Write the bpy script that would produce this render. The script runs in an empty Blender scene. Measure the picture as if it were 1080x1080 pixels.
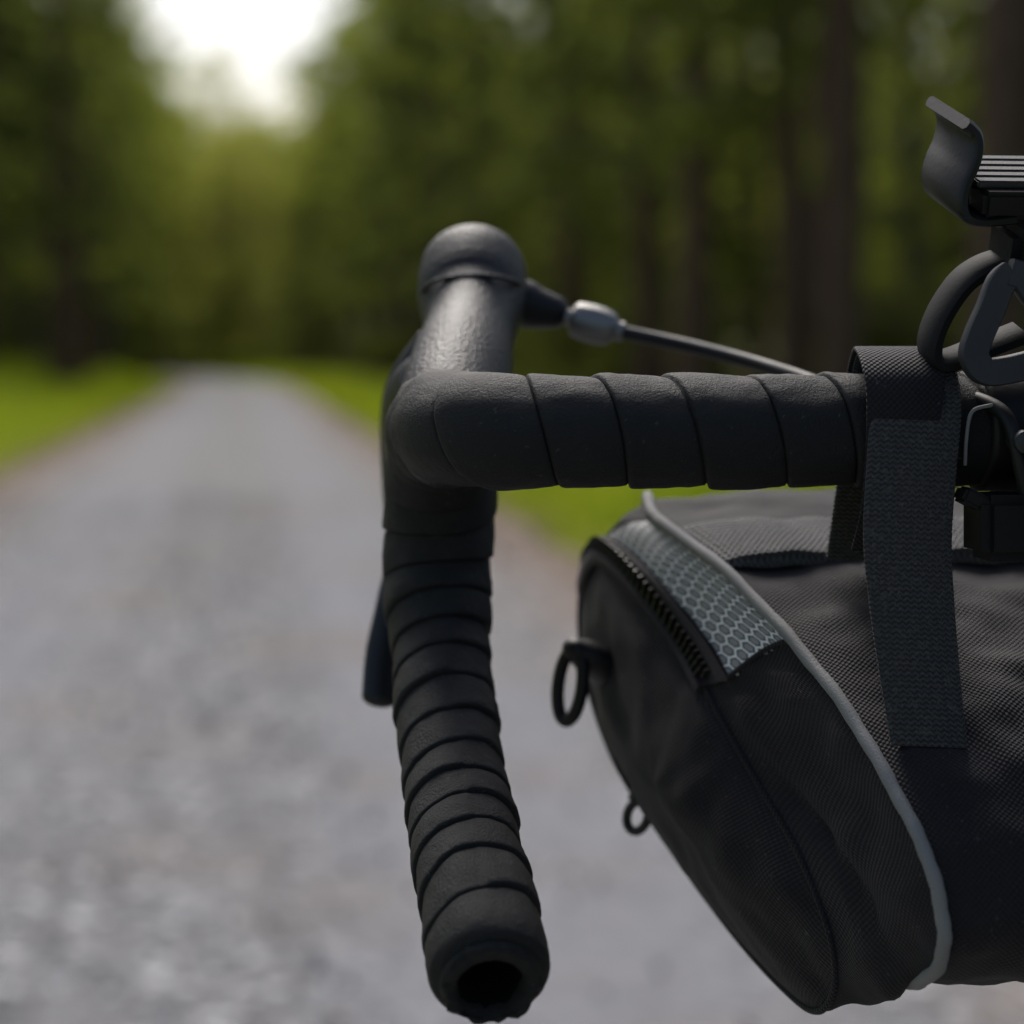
import bpy, bmesh, math, random
import numpy as np
from mathutils import Vector, noise, Matrix
random.seed(7); rng=np.random.default_rng(7)
scene=bpy.context.scene
H=1.05
# ------------------------------------------------------------------ helpers
def link(o,parent=None):
    scene.collection.objects.link(o)
    if parent: o.parent=parent
    return o
def empty(name):
    e=bpy.data.objects.new(name,None); e.empty_display_size=.05; return link(e)
def pmesh(name,V,F,mat,parent=None,smooth=True,uv=None,mi=None,recalc=False):
    me=bpy.data.meshes.new(name)
    me.from_pydata([tuple(v) for v in V],[],F)
    mats=mat if isinstance(mat,(list,tuple)) else [mat]
    for m in mats: me.materials.append(m)
    if mi is not None: me.polygons.foreach_set('material_index',mi)
    if uv is not None:
        l=me.uv_layers.new(name='UVMap')
        d=np.array([uv[i] for p in F for i in p] if not isinstance(uv,dict) else uv['loops'],dtype=np.float32).ravel()
        l.data.foreach_set('uv',d)
    if smooth: me.polygons.foreach_set('use_smooth',[True]*len(me.polygons))
    me.update()
    if recalc:
        bm=bmesh.new(); bm.from_mesh(me); bmesh.ops.recalc_face_normals(bm,faces=bm.faces); bm.to_mesh(me); bm.free()
    return link(bpy.data.objects.new(name,me),parent)
def cr(P,t,closed=False):
    n=len(P); i=int(math.floor(t)); f=t-i
    def g(k):
        if closed: return P[k%n]
        return P[max(0,min(n-1,k))]
    p0,p1,p2,p3=[np.array(g(i+k),float) for k in (-1,0,1,2)]
    return .5*((2*p1)+(-p0+p2)*f+(2*p0-5*p1+4*p2-p3)*f*f+(-p0+3*p1-3*p2+p3)*f**3)
def crs(P,per,closed=False):
    n=len(P)-(0 if closed else 1)
    return [cr(P,min(k/per,n if closed else n-1e-9),closed) for k in range(n*per+(0 if closed else 1))]
def nrm(v):
    v=np.array(v,float); l=np.linalg.norm(v); return v/l if l>1e-12 else v
def frames(P,up=(0,0,1)):
    P=[np.array(p[:3],float) for p in P]; T=[]
    for i in range(len(P)): T.append(nrm(P[min(i+1,len(P)-1)]-P[max(i-1,0)]))
    u=np.array(up,float)
    if abs(np.dot(u,T[0]))>.95: u=np.array((1.,0,0))
    N=nrm(u-T[0]*np.dot(u,T[0])); out=[]
    for i,t in enumerate(T):
        N=nrm(N-t*np.dot(N,t)); out.append((P[i],t,N,np.cross(t,N)))
    return out
Hd=nrm((-.1267,1,0)); Rt=np.array((Hd[1],-Hd[0],0.))     # bicycle heading and right-hand axis
Cc=np.array((.18,.6755,0.))                               # a point on the bicycle's centre plane
def W(p): return np.array((p[0],p[1],p[2]+H))
def mir(p):
    p=np.array(p,float); d=np.dot(p[:3]-Cc,Rt); q=p.copy(); q[:3]=p[:3]-2*d*Rt; return q
def tube(name,P,mat,parent=None,n=20,per=8,caps=True,up=(0,0,1),round_end=False,mirror=False,knurl=0):
    """P: (x,y,z,r[,r2])"""
    S=crs(P,per)
    if mirror: S=[mir(s) for s in S]
    fr=frames(S,up); V=[];F=[];uv=[]
    L=0
    for i,(p,t,N,B) in enumerate(fr):
        if i: L+=np.linalg.norm(p-fr[i-1][0])
        r=S[i][3]; r2=S[i][4] if len(S[i])>4 else r
        for k in range(n):
            a=2*math.pi*k/n; kk=1+(knurl if k%2 else 0)
            V.append(W(p+N*math.cos(a)*r*kk+B*math.sin(a)*r2*kk)); uv.append((k/n*2*math.pi*r,L))
    m=len(fr)
    for i in range(m-1):
        for k in range(n): F.append((i*n+k,i*n+(k+1)%n,(i+1)*n+(k+1)%n,(i+1)*n+k))
    if caps:
        for e,sgn in ((0,-1),(m-1,1)):
            p,t,N,B=fr[e]; r=S[e][3]; r2=S[e][4] if len(S[e])>4 else r
            prev=[e*n+k for k in range(n)]
            steps=[(.35,.93),(.7,.7),(.93,.35)] if round_end else [(.06,.94)]
            for hh,ss in steps:
                base=len(V)
                for k in range(n):
                    a=2*math.pi*k/n
                    V.append(W(p+t*sgn*hh*min(r,r2)+N*math.cos(a)*r*ss+B*math.sin(a)*r2*ss)); uv.append((k/n*.01,0))
                cur=[base+k for k in range(n)]
                for k in range(n):
                    f=(prev[k],prev[(k+1)%n],cur[(k+1)%n],cur[k]); F.append(f if sgn>0 else f[::-1])
                prev=cur
            F.append(tuple(prev) if sgn>0 else tuple(prev[::-1]))
    return pmesh(name,V,F,mat,parent,uv=uv,recalc=True)
def ribbon(name,P,wdir,th,mat,parent,per=8,mirror=False):
    """P:(x,y,z,width); band extruded along wdir with thickness th"""
    S=crs(P,per); V=[];F=[];uv=[]; wd=nrm(wdir); L=0
    for i,s in enumerate(S):
        a=S[max(0,i-1)][:3]; b=S[min(len(S)-1,i+1)][:3]; t=nrm(b-a)
        if i: L+=np.linalg.norm(s[:3]-S[i-1][:3])
        N=nrm(np.cross(t,wd)); p=s[:3]; w=s[3]/2
        e=min(th*.45,w*.3)
        sec=[(-w,-th/2+e*.6),(-w+e,-th/2),(w-e,-th/2),(w,-th/2+e*.6),(w,th/2-e*.6),(w-e,th/2),(-w+e,th/2),(-w,th/2-e*.6)]
        for (x,z) in sec:
            q=p+wd*x+N*z
            if mirror:q=mir(q)
            V.append(W(q)); uv.append((x,L))
    m=len(S)
    for i in range(m-1):
        for k in range(8): F.append((i*8+k,i*8+(k+1)%8,(i+1)*8+(k+1)%8,(i+1)*8+k))
    F.append(tuple(range(8))); F.append(tuple(range((m-1)*8,m*8)))
    o=pmesh(name,V,F,mat,parent,uv=uv,recalc=True)
    o.data.set_sharp_from_angle(angle=math.radians(35))
    return o
def box(name,c,ax,dims,mat,parent,bevel=.0008):
    bm=bmesh.new(); bmesh.ops.create_cube(bm,size=1)
    A=[nrm(a) for a in ax]
    for v in bm.verts:
        q=np.array(c,float)+A[0]*v.co.x*dims[0]+A[1]*v.co.y*dims[1]+A[2]*v.co.z*dims[2]; v.co=Vector(W(q))
    bmesh.ops.bevel(bm,geom=bm.edges[:],offset=bevel,segments=2,affect='EDGES')
    bmesh.ops.recalc_face_normals(bm,faces=bm.faces)
    me=bpy.data.meshes.new(name); bm.to_mesh(me); bm.free(); me.materials.append(mat)
    return link(bpy.data.objects.new(name,me),parent)
# ------------------------------------------------------------------ materials
class M:
    def __init__(s,name):
        s.m=bpy.data.materials.new(name); s.m.use_nodes=True; s.t=s.m.node_tree; s.t.nodes.clear()
        s.out=s.n('ShaderNodeOutputMaterial')
    def n(s,ty,**k):
        o=s.t.nodes.new(ty)
        for a,b in k.items(): setattr(o,a,b)
        return o
    def l(s,a,b): s.t.links.new(a,b)
    def inp(s,nd,idx,v):
        if isinstance(v,bpy.types.NodeSocket): s.l(v,nd.inputs[idx])
        else: nd.inputs[idx].default_value=v
    def math(s,op,a,b=0.,c=0.):
        o=s.n('ShaderNodeMath',operation=op); s.inp(o,0,a); s.inp(o,1,b); s.inp(o,2,c); return o.outputs[0]
    def vm(s,op,a,b=None):
        o=s.n('ShaderNodeVectorMath',operation=op); s.inp(o,0,a)
        if b is not None: s.inp(o,1,b)
        return o
    def noise(s,vec,scale,detail=3,rough=.55):
        o=s.n('ShaderNodeTexNoise'); o.inputs['Scale'].default_value=scale; o.inputs['Detail'].default_value=detail; o.inputs['Roughness'].default_value=rough
        if vec is not None: s.l(vec,o.inputs['Vector'])
        return o.outputs['Fac']
    def ramp(s,f,stops):
        o=s.n('ShaderNodeValToRGB'); cr_=o.color_ramp
        while len(cr_.elements)<len(stops): cr_.elements.new(.5)
        for e,(p,c) in zip(cr_.elements,stops): e.position=p; e.color=tuple(c)+((1,) if len(c)==3 else ())
        s.l(f,o.inputs[0]); return o.outputs[0]
    def mix(s,f,a,b,mode='MIX'):
        o=s.n('ShaderNodeMix',data_type='RGBA',blend_type=mode); s.inp(o,0,f)
        for i,v in ((6,a),(7,b)):
            if isinstance(v,bpy.types.NodeSocket): s.l(v,o.inputs[i])
            else: o.inputs[i].default_value=tuple(v)+((1,) if len(v)==3 else ())
        return o.outputs[2]
    def bsdf(s,col,rough=.6,metal=0.,spec=.5,height=None,dist=.001,strength=1.,sheen=0.):
        b=s.n('ShaderNodeBsdfPrincipled')
        if isinstance(col,bpy.types.NodeSocket): s.l(col,b.inputs['Base Color'])
        else: b.inputs['Base Color'].default_value=tuple(col)+(1,)
        s.inp(b,b.inputs.find('Roughness'),rough); b.inputs['Metallic'].default_value=metal; b.inputs['Specular IOR Level'].default_value=spec
        if sheen: b.inputs['Sheen Weight'].default_value=sheen; b.inputs['Sheen Roughness'].default_value=.5
        if height is not None:
            bp=s.n('ShaderNodeBump'); bp.inputs['Distance'].default_value=dist; bp.inputs['Strength'].default_value=strength
            s.l(height,bp.inputs['Height']); s.l(bp.outputs[0],b.inputs['Normal'])
        s.l(b.outputs[0],s.out.inputs[0]); return b
    def co(s,k='Object'):
        return s.n('ShaderNodeTexCoord').outputs[k]
def m_plain(name,col,rough,metal=0.,ns=400,amt=.0002,spec=.5,var=.25,dust=0):
    m=M(name); c=m.co(); f=m.noise(c,ns,4)
    g=m.noise(c,35,4)
    col2=m.mix(g,[x*(1-var) for x in col],[x*(1+var) for x in col])
    if dust:
        d=m.math('GREATER_THAN',m.noise(c,480,2),.72); col2=m.mix(m.math('MULTIPLY',d,dust),col2,(.14,.135,.12))
    r=m.math('MULTIPLY_ADD',g,.3,rough-.15)
    m.bsdf(col2,r,metal,spec,height=f,dist=amt); return m.m
def m_tape():
    m=M('bar_tape_foam'); c=m.co(); f=m.noise(c,1100,3,.75); g=m.noise(c,60,5,.6)
    sp=m.noise(c,520,3,.6); spm=m.math('GREATER_THAN',sp,.68)
    col=m.mix(g,(.0055,.0055,.0056),(.0175,.0175,.0175)); col=m.mix(m.math('MULTIPLY',spm,.28),col,(.12,.12,.11))
    h=m.math('MULTIPLY_ADD',g,.9,f)
    m.bsdf(col,m.math('MULTIPLY_ADD',g,.25,.50),0,.28,height=h,dist=.0008); return m.m
def weave(m,p,uv):
    s=m.n('ShaderNodeSeparateXYZ'); m.l(uv,s.inputs[0])
    a=m.math('SINE',m.math('MULTIPLY',s.outputs[0],2*math.pi/p)); b=m.math('SINE',m.math('MULTIPLY',s.outputs[1],2*math.pi/p))
    return m.math('MULTIPLY',a,b),s
def m_fabric(name='polyester_fabric',col=(.0100,.0082,.0096),p=.0019,dist=.0002):
    m=M(name); uv=m.co('UV'); c=m.co()
    wn=m.n('ShaderNodeTexNoise'); wn.inputs['Scale'].default_value=60; wn.inputs['Detail'].default_value=3; m.l(c,wn.inputs['Vector'])
    uvw=m.vm('ADD',uv,m.vm('MULTIPLY',m.vm('SUBTRACT',wn.outputs['Color'],(.5,.5,.5)).outputs[0],(.0012,.0012,0)).outputs[0]).outputs[0]
    w,s=weave(m,p,uvw)
    g=m.noise(c,30,5); f=m.noise(c,900,2); du=m.noise(c,14,5,.65)
    w01=m.math('MULTIPLY_ADD',w,.5,.5)
    lint=m.math('GREATER_THAN',m.noise(c,520,2),.71)
    cc=m.mix(w01,[x*.6 for x in col],[x*2.0 for x in col]); cc=m.mix(m.math('MULTIPLY',g,.5),cc,[x*1.2 for x in col]); cc=m.mix(m.math('MULTIPLY',lint,.28),cc,(.15,.14,.14))
    dm=m.ramp(du,[(.50,(0,0,0)),(.75,(1,1,1))]); cc=m.mix(m.math('MULTIPLY',dm,.16),cc,(.10,.092,.085))
    h=m.math('MULTIPLY_ADD',f,.6,w)
    m.bsdf(cc,.75,0,.25,height=h,dist=dist,sheen=.05); return m.m
def m_web(name='nylon_webbing',col=(.031,.031,.031)):
    m=M(name); uv=m.co('UV'); s=m.n('ShaderNodeSeparateXYZ'); m.l(uv,s.inputs[0])
    x=m.math('MULTIPLY',s.outputs[0],2*math.pi/.0022); y=m.math('MULTIPLY',s.outputs[1],2*math.pi/.0016)
    z=m.math('SINE',m.math('ADD',y,m.math('MULTIPLY',m.math('SINE',x),1.3)))
    z2=m.math('SINE',x); c=m.co(); h=m.math('ADD',z,m.math('MULTIPLY',z2,.5)); g=m.noise(c,45,5)
    f=m.noise(c,700,2); fz=m.math('GREATER_THAN',f,.58)
    cc=m.mix(m.math('MULTIPLY_ADD',z,.5,.5),[v*.3 for v in col],[v*2.3 for v in col]); cc=m.mix(m.math('MULTIPLY',fz,.35),cc,(.18,.18,.175))
    cc=m.mix(m.math('MULTIPLY',g,.5),cc,[v*.8 for v in col])
    m.bsdf(cc,.6,0,.4,height=m.math('MULTIPLY_ADD',f,1.2,h),dist=.0007,sheen=.12); return m.m
def m_reflect():
    m=M('reflective_patch'); uv=m.co('UV'); cell=.0072
    sc=m.vm('MULTIPLY',uv,(1/cell,1.2/cell,0)).outputs[0]; sc=m.vm('ADD',sc,(50,50,0)).outputs[0]
    r=(1.,1.7320508,1.); h=(.5,.8660254,.0)
    a=m.vm('SUBTRACT',m.vm('MODULO',sc,r).outputs[0],h).outputs[0]
    b=m.vm('SUBTRACT',m.vm('MODULO',m.vm('SUBTRACT',sc,h).outputs[0],r).outputs[0],h).outputs[0]
    la=m.vm('DOT_PRODUCT',a,a).outputs['Value']; lb=m.vm('DOT_PRODUCT',b,b).outputs['Value']
    pick=m.math('LESS_THAN',la,lb)
    mx=m.n('ShaderNodeMix',data_type='VECTOR'); m.l(pick,mx.inputs[0]); m.l(b,mx.inputs[4]); m.l(a,mx.inputs[5])
    g=m.vm('ABSOLUTE',mx.outputs[1]).outputs[0]; s=m.n('ShaderNodeSeparateXYZ'); m.l(g,s.inputs[0])
    d=m.math('MAXIMUM',s.outputs[0],m.vm('DOT_PRODUCT',g,(.5,.8660254,0)).outputs['Value'])
    e=m.math('GREATER_THAN',d,.405); e2=m.math('LESS_THAN',m.math('ABSOLUTE',m.math('SUBTRACT',d,.345)),.058)
    n=m.noise(m.co(),80,4); w,_=weave(m,.0014,uv)
    base=m.mix(n,(.30,.31,.33),(.46,.47,.49)); base=m.mix(m.math('MULTIPLY_ADD',w,.25,.25),base,(.12,.12,.13))
    cc=m.mix(e,base,(.93,.93,.95)); cc=m.mix(m.math('MULTIPLY',e2,.96),cc,(.025,.025,.03))
    m.bsdf(cc,.45,0,.5,height=m.math('ADD',e,m.math('MULTIPLY',w,.3)),dist=.0002); return m.m
def m_leaf(name,c1,c2,tr=.45):
    m=M(name); oi=m.n('ShaderNodeObjectInfo'); g=m.n('ShaderNodeNewGeometry')
    n=m.noise(g.outputs['Position'],.9,1); nn=m.math('ADD',m.math('MULTIPLY',oi.outputs['Random'],.55),m.math('MULTIPLY',n,1.1))
    nn=m.math('SUBTRACT',nn,.35)
    col=m.mix(m.math('MAXIMUM',m.math('MINIMUM',nn,1.),0.),c1,c2)
    d=m.n('ShaderNodeBsdfDiffuse'); t=m.n('ShaderNodeBsdfTranslucent'); m.l(col,d.inputs[0]); 
    tc=m.mix(1.,col,(1.0,1.0,.65),'MULTIPLY'); m.l(tc,t.inputs[0])
    mx=m.n('ShaderNodeMixShader'); mx.inputs[0].default_value=tr; m.l(d.outputs[0],mx.inputs[1]); m.l(t.outputs[0],mx.inputs[2])
    m.l(mx.outputs[0],m.out.inputs[0]); return m.m
def m_bark(name,c1,c2):
    m=M(name); c=m.co(); mp=m.vm('MULTIPLY',c,(6,6,1.2)).outputs[0]; n=m.noise(mp,2.5,5,.65)
    m.bsdf(m.ramp(n,[(.3,c1),(.7,c2)]),.9,0,.2,height=n,dist=.03); return m.m

TAPE=m_tape(); FAB=m_fabric(); FABTOP=m_fabric('smooth_fabric',(.017,.0145,.016),.0014,.00012); WEB=m_web(); REF=m_reflect()
RUB=m_plain('hood_rubber',(.010,.010,.010),.44,0,700,.0008,.36,.45,dust=.35); PLB=m_plain('black_plastic',(.0065,.0065,.0065),.48,0,700,.00008,.28)
PLM=m_plain('matte_silicone',(.008,.008,.008),.72,0,900,.0001,.2)
PLG=m_plain('grey_plastic',(.030,.031,.033),.52,0,700,.00008,.35); MET=m_plain('brushed_aluminium',(.20,.195,.185),.48,.8,500,.0002)
BLM=m_plain('black_anodised_metal',(.008,.008,.008),.42,0,600,.00008,.4,dust=.2); PIP=m_plain('reflective_piping',(.215,.212,.205),.7,0,1400,.0004,.25,.25,dust=.3)
HOU=m_plain('cable_housing',(.008,.008,.008),.55,0,500,.00005,.35); TYR=m_plain('tyre_rubber',(.02,.02,.02),.8)
PAINT=m_plain('frame_paint',(.02,.02,.022),.25,0,300,.00002); DARK=m_plain('hole_black',(.004,.004,.004),.9,spec=.1)

# ================================================================== BICYCLE
bike=empty('bicycle')
zc=-.0232
path=[(-.0060,.598,-.1750),(-.0090,.62,-.1638),(-.0137,.65,-.1517),(-.0178,.68,-.1375),(-.0214,.705,-.1222),(-.0245,.732,-.0992),(-.0260,.746,-.0748),
 (-.0250,.744,-.050),(-.0238,.728,-.031),(-.0225,.705,-.0232),(-.0205,.683,-.0225),(-.0155,.6665,-.023),(-.004,.6565,zc),(.013,.6542,zc),(.04,.6578,zc),(.09,.6641,zc),(.13,.6692,zc),(.15,.6717,zc)]
def sm01(x): x=max(0,min(1,x)); return x*x*(3-2*x)
def build_tape(name,mirror=False):
    S=crs(path,40); fr=frames(S); P=np.array([f[0] for f in fr]); s=np.concatenate([[0],np.cumsum(np.linalg.norm(np.diff(P,axis=0),axis=1))]); Lt=s[-1]
    N_=np.array([f[2] for f in fr]); B_=np.array([f[3] for f in fr]); T_=np.array([f[1] for f in fr])
    def at(x):
        o=[np.array([np.interp(x,s,A[:,i]) for i in range(3)]) for A in (P,N_,B_,T_)]
        return o[0],nrm(o[1]),nrm(o[2]),o[3]
    def rad(x):
        return np.interp(x,[0,.05,.12,.155,.175,.215,.25,.275,.32,.5],[.0172,.0164,.0160,.0164,.0184,.0188,.0182,.0173,.0168,.0170])
    g=[0.]; tau=[0.]; x=0; k=0
    while x<Lt+.03:
        pitch=np.interp(x,[0,.04,.2,.26,.31],[.0185,.0155,.0150,.018,.0235]); pitch*=1+.13*math.sin(x*70); x+=pitch/50; k+=1/50; g.append(x); tau.append(k)
    K=int(k)+3; fl=[0,.010,.025,.05,.10,.2,.35,.5,.65,.78,.88,.94,.97,.99]; nf=len(fl); n=72
    def prof(f):
        return float(np.interp(f,[0,.010,.025,.05,.10,.3,.6,.88,.97,.99],[-.0006,.0003,.0007,.00095,.00105,.0010,.0007,.0002,-.0001,-.0007]))
    V=[];F=[]; rows=K*nf
    for j in range(rows):
        kk,fi=divmod(j,nf)
        for a in range(n):
            an=2*math.pi*a/n; tt=(kk-1)+fl[fi]-a/n
            sx=float(np.interp(tt,tau,g)) if tt>0 else 0.
            sx=min(max(sx,0),Lt); p,N,B,T=at(sx)
            cs,sn=math.cos(an),math.sin(an)
            wob=.0008*noise.noise(Vector((sx*60,cs*1.5,sn*1.5)))+.00030*noise.noise(Vector((sx*260,cs*5,sn*5)))
            cor=math.exp(-((sx-.262)/.022)**2); wob+=.0010*cor*noise.noise(Vector((sx*420,cs*2,sn*2)))
            fade=sm01((sx-.004)/.008)
            r=rad(sx)+prof(fl[fi])*(1+.4*math.sin(kk*2.3))*fade+.0004*(1-fade)+wob
            if sx<.005: r=min(r,.0140+ math.sqrt(max(0,1-(1-sx/.005)**2))*(rad(sx)-.0136))
            q=p+N*cs*r-B*sn*r
            if mirror:q=mir(q)
            V.append(W(q))
    for j in range(nf,rows-1):
        for a in range(n):
            if a<n-1: f=(j*n+a,j*n+a+1,(j+1)*n+a+1,(j+1)*n+a)
            else: f=(j*n+a,(j-nf)*n,(j+1-nf)*n,(j+1)*n+a)
            F.append(f)
    o=pmesh(name,V,F,TAPE,bike)
    bm=bmesh.new(); bm.from_mesh(o.data); bmesh.ops.remove_doubles(bm,verts=bm.verts,dist=2e-6); bmesh.ops.dissolve_degenerate(bm,edges=bm.edges,dist=1e-6); bmesh.ops.recalc_face_normals(bm,faces=bm.faces); bm.to_mesh(o.data); bm.free()
    o.data.set_sharp_from_angle(angle=math.radians(60))
    p,N,B,T=at(0.); T=-nrm(T); V=[];F=[]
    prf=[(.0142,-.0010),(.0146,.0008),(.0140,.0020),(.0128,.0026),(.0112,.0022),(.0100,.0012),(.0090,-.0015),(.0085,-.006),(.0082,-.02),(.0001,-.021)]
    nn=64
    for (r,h) in prf:
        for a in range(nn):
            an=2*math.pi*a/nn; c3=Vector((math.cos(an)*2.2,math.sin(an)*2.2,r*300)); j=noise.noise(c3); j2=noise.noise(c3*2.3)
            k=1 if r<.0142 else .3
            rr=r*(1+k*(.08*j+.07*j2)); hh=h+k*(.0013*j2+.0010*j); q=p+T*hh+N*math.cos(an)*rr+B*math.sin(an)*rr-N*.0018*(r<.0125)
            if mirror:q=mir(q)
            V.append(W(q))
    for i in range(len(prf)-1):
        for a in range(nn): F.append((i*nn+a,i*nn+(a+1)%nn,(i+1)*nn+(a+1)%nn,(i+1)*nn+a))
    pmesh('bar_end_plug',V,F,[TAPE,DARK],bike,recalc=True,mi=[0 if i<6 else 1 for i in range(len(prf)-1) for a in range(nn)])
build_tape('bar_tape'); build_tape('bar_tape_far',True)
lr=[(.145,.6711,zc,.0135),(.16,.673,zc,.0155),(.18,.6755,zc,.0158)]
tube('handlebar_centre',lr,BLM,bike,n=32); tube('handlebar_centre_far',lr,BLM,bike,n=32,mirror=True)
for mi_ in (False,True):
    hood=[(-.0215,.700,-.0290,.0150,.0150),(-.0205,.722,-.0170,.0178,.018),(-.0180,.744,-.0060,.0182,.020),(-.0160,.764,.0040,.0166,.020),(-.0152,.776,.0105,.0168,.021),(-.0148,.785,.0160,.0188,.0222),(-.0147,.7910,.0215,.0202,.0235),(-.0147,.7950,.0262,.0203,.0235),(-.0146,.799,.0305,.0200,.0230),(-.0146,.802,.0340,.0188,.0216),(-.0146,.8045,.0370,.0160,.0185),(-.0146,.8057,.0387,.0110,.0130),(-.0146,.8060,.0394,.0050,.006)]
    tube('brake_hood',hood,RUB,bike,n=44,per=8,round_end=True,up=(1,0,0),mirror=mi_)
    tube('hood_seam',[(-.0330,.780,.0235,.0009),(-.0290,.7715,.0265,.0009),(-.0200,.7665,.0285,.0009),(-.0100,.7665,.0288,.0009),(-.0010,.7715,.0275,.0009),(.0030,.780,.0262,.0009)],RUB,bike,n=8,mirror=mi_)
    tube('hood_bracket',[(-.031,.745,-.010,.009,.012),(-.0350,.765,-.020,.0115,.018),(-.0365,.782,-.034,.0105,.018),(-.0385,.792,-.050,.007,.012)],BLM,bike,n=24,round_end=True,up=(1,0,0),mirror=mi_)
    lev=[(-.030,.800,.004,.007,.006),(-.0400,.806,-.009,.0065,.006),(-.0440,.808,-.0231,.006,.005),(-.0430,.806,-.0516,.006,.0045),(-.0410,.803,-.0729,.0062,.0042),(-.0440,.798,-.0936,.0070,.004),(-.0472,.792,-.1106,.0073,.0038),(-.0486,.785,-.1260,.0068,.0036)]
    tube('brake_lever',lev,BLM,bike,n=20,round_end=True,up=(1,0,0),mirror=mi_)
    tube('shift_lever',[(-.032,.790,-.03,.004,.003),(-.030,.79,-.06,.005,.003),(-.034,.785,-.085,.006,.003)],BLM,bike,n=16,round_end=True,up=(1,0,0),mirror=mi_)
    tube('cable_boss',[(-.004,.797,.0215,.0095),(.004,.797,.0195,.0092),(.0085,.797,.0180,.0082),(.0150,.797,.0165,.0066)],PLB,bike,n=24,round_end=True,mirror=mi_)
    tube('cable_ferrule',[(.015,.797,.0165,.0030),(.0185,.7965,.0152,.0045),(.0192,.796,.015,.0032),(.0225,.796,.0139,.0032)],MET,bike,n=20,mirror=mi_)
    tube('barrel_adjuster',[(.0222,.796,.0140,.0044),(.0240,.796,.0135,.0058),(.031,.795,.0116,.0064),(.0365,.794,.0101,.0056),(.0385,.794,.0095,.0036),(.0415,.7935,.0087,.0034)],MET,bike,n=22,knurl=.17,mirror=mi_)
    tube('gear_cable',[(.040,.7935,.0090,.0026),(.055,.789,.0058,.0026),(.0693,.78,.0024,.0026),(.0878,.762,-.0030,.0026),(.1038,.738,-.0090,.0026),(.123,.715,-.018,.0026),(.15,.70,-.035,.0026),(.172,.69,-.06,.0026)],HOU,bike,n=16,mirror=mi_)
def cp(f,z,l=0): 
    q=Cc+Hd*f+Rt*l; return (q[0],q[1],z)
tube('stem_clamp',[cp(0,zc,-.022)+(.0205,),cp(0,zc,.022)+(.0205,)],BLM,bike,n=32)
tube('stem',[cp(-.012,zc,0)+(.015,),cp(-.09,zc-.005,0)+(.016,)],BLM,bike,n=28)
tube('head_tube',[cp(-.075,-.0,0)+(.0185,),cp(-.085,-.03,0)+(.0185,),cp(-.05,-.22,0)+(.023,)],PAINT,bike,n=28)
tube('down_tube',[cp(-.065,-.17,0)+(.019,),cp(-.50,-.72,0)+(.022,)],PAINT,bike,n=24)
tube('top_tube',[cp(-.08,-.07,0)+(.016,),cp(-.60,-.10,0)+(.016,)],PAINT,bike,n=24)
for sd in (-1,1):
    tube('fork_leg',[cp(-.05,-.22,sd*.01)+(.014,),cp(-.04,-.25,sd*.035)+(.013,),cp(.0,-.45,sd*.045)+(.011,),cp(.05,-.71,sd*.05)+(.009,)],PAINT,bike,n=16)
axle=np.array(cp(.05,-.71))
def wheel(name,R,r,mat,n=72,k=12):
    V=[];F=[]
    for i in range(n):
        a=2*math.pi*i/n; d=Hd*math.cos(a)+np.array((0,0,1))*math.sin(a)
        for j in range(k):
            b=2*math.pi*j/k; V.append(W(axle+d*(R+r*math.cos(b))+Rt*r*math.sin(b)))
    for i in range(n):
        for j in range(k): F.append((i*k+j,((i+1)%n)*k+j,((i+1)%n)*k+(j+1)%k,i*k+(j+1)%k))
    pmesh(name,V,F,mat,bike,recalc=True)
wheel('front_tyre',.322,.0175,TYR); wheel('front_rim',.300,.010,BLM)
for i in range(28):
    a=2*math.pi*i/28; d=Hd*math.cos(a)+np.array((0,0,1))*math.sin(a); p=axle+d*.298; q=axle+Rt*(.03 if i%2 else -.03)
    tube('spoke',[tuple(p)+(.001,),tuple(q)+(.001,)],MET,bike,n=6,per=1)
tube('front_hub',[tuple(axle-Rt*.05)+(.012,),tuple(axle+Rt*.05)+(.012,)],BLM,bike,n=20)
tube('brake_cable',[(.140,.664,-.012,.0024),(.150,.650,-.018,.0024),(.154,.645,-.034,.0024),(.160,.650,-.06,.0024),(.172,.66,-.09,.0024)],HOU,bike,n=14)
tube('cable_marking',[(.1385,.652,-.0335,.0006),(.1385,.650,-.025,.0006),(.1400,.650,-.0175,.0006),(.1445,.651,-.0155,.0006),(.150,.652,-.0150,.0006)],PIP,bike,n=8)
tube('light_bracket_ring',[(.146,.6712,zc,.0195),(.158,.6727,zc,.0195)],PLB,bike,n=32)
box('light_bracket_body',(.160,.652,-.052),(Rt,Hd,(0,0,1)),(.040,.022,.020),PLB,bike,.003)
box('light_bracket_latch',(.1455,.648,-.0465),(Rt+np.array((0,0,-.5)),Hd,(.5,0,1)),(.022,.010,.005),PLB,bike,.001)
tube('light_bracket_screw',[(.1545,.640,-.026,.0035),(.1545,.655,-.026,.0035)],PLG,bike,n=20)

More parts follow.
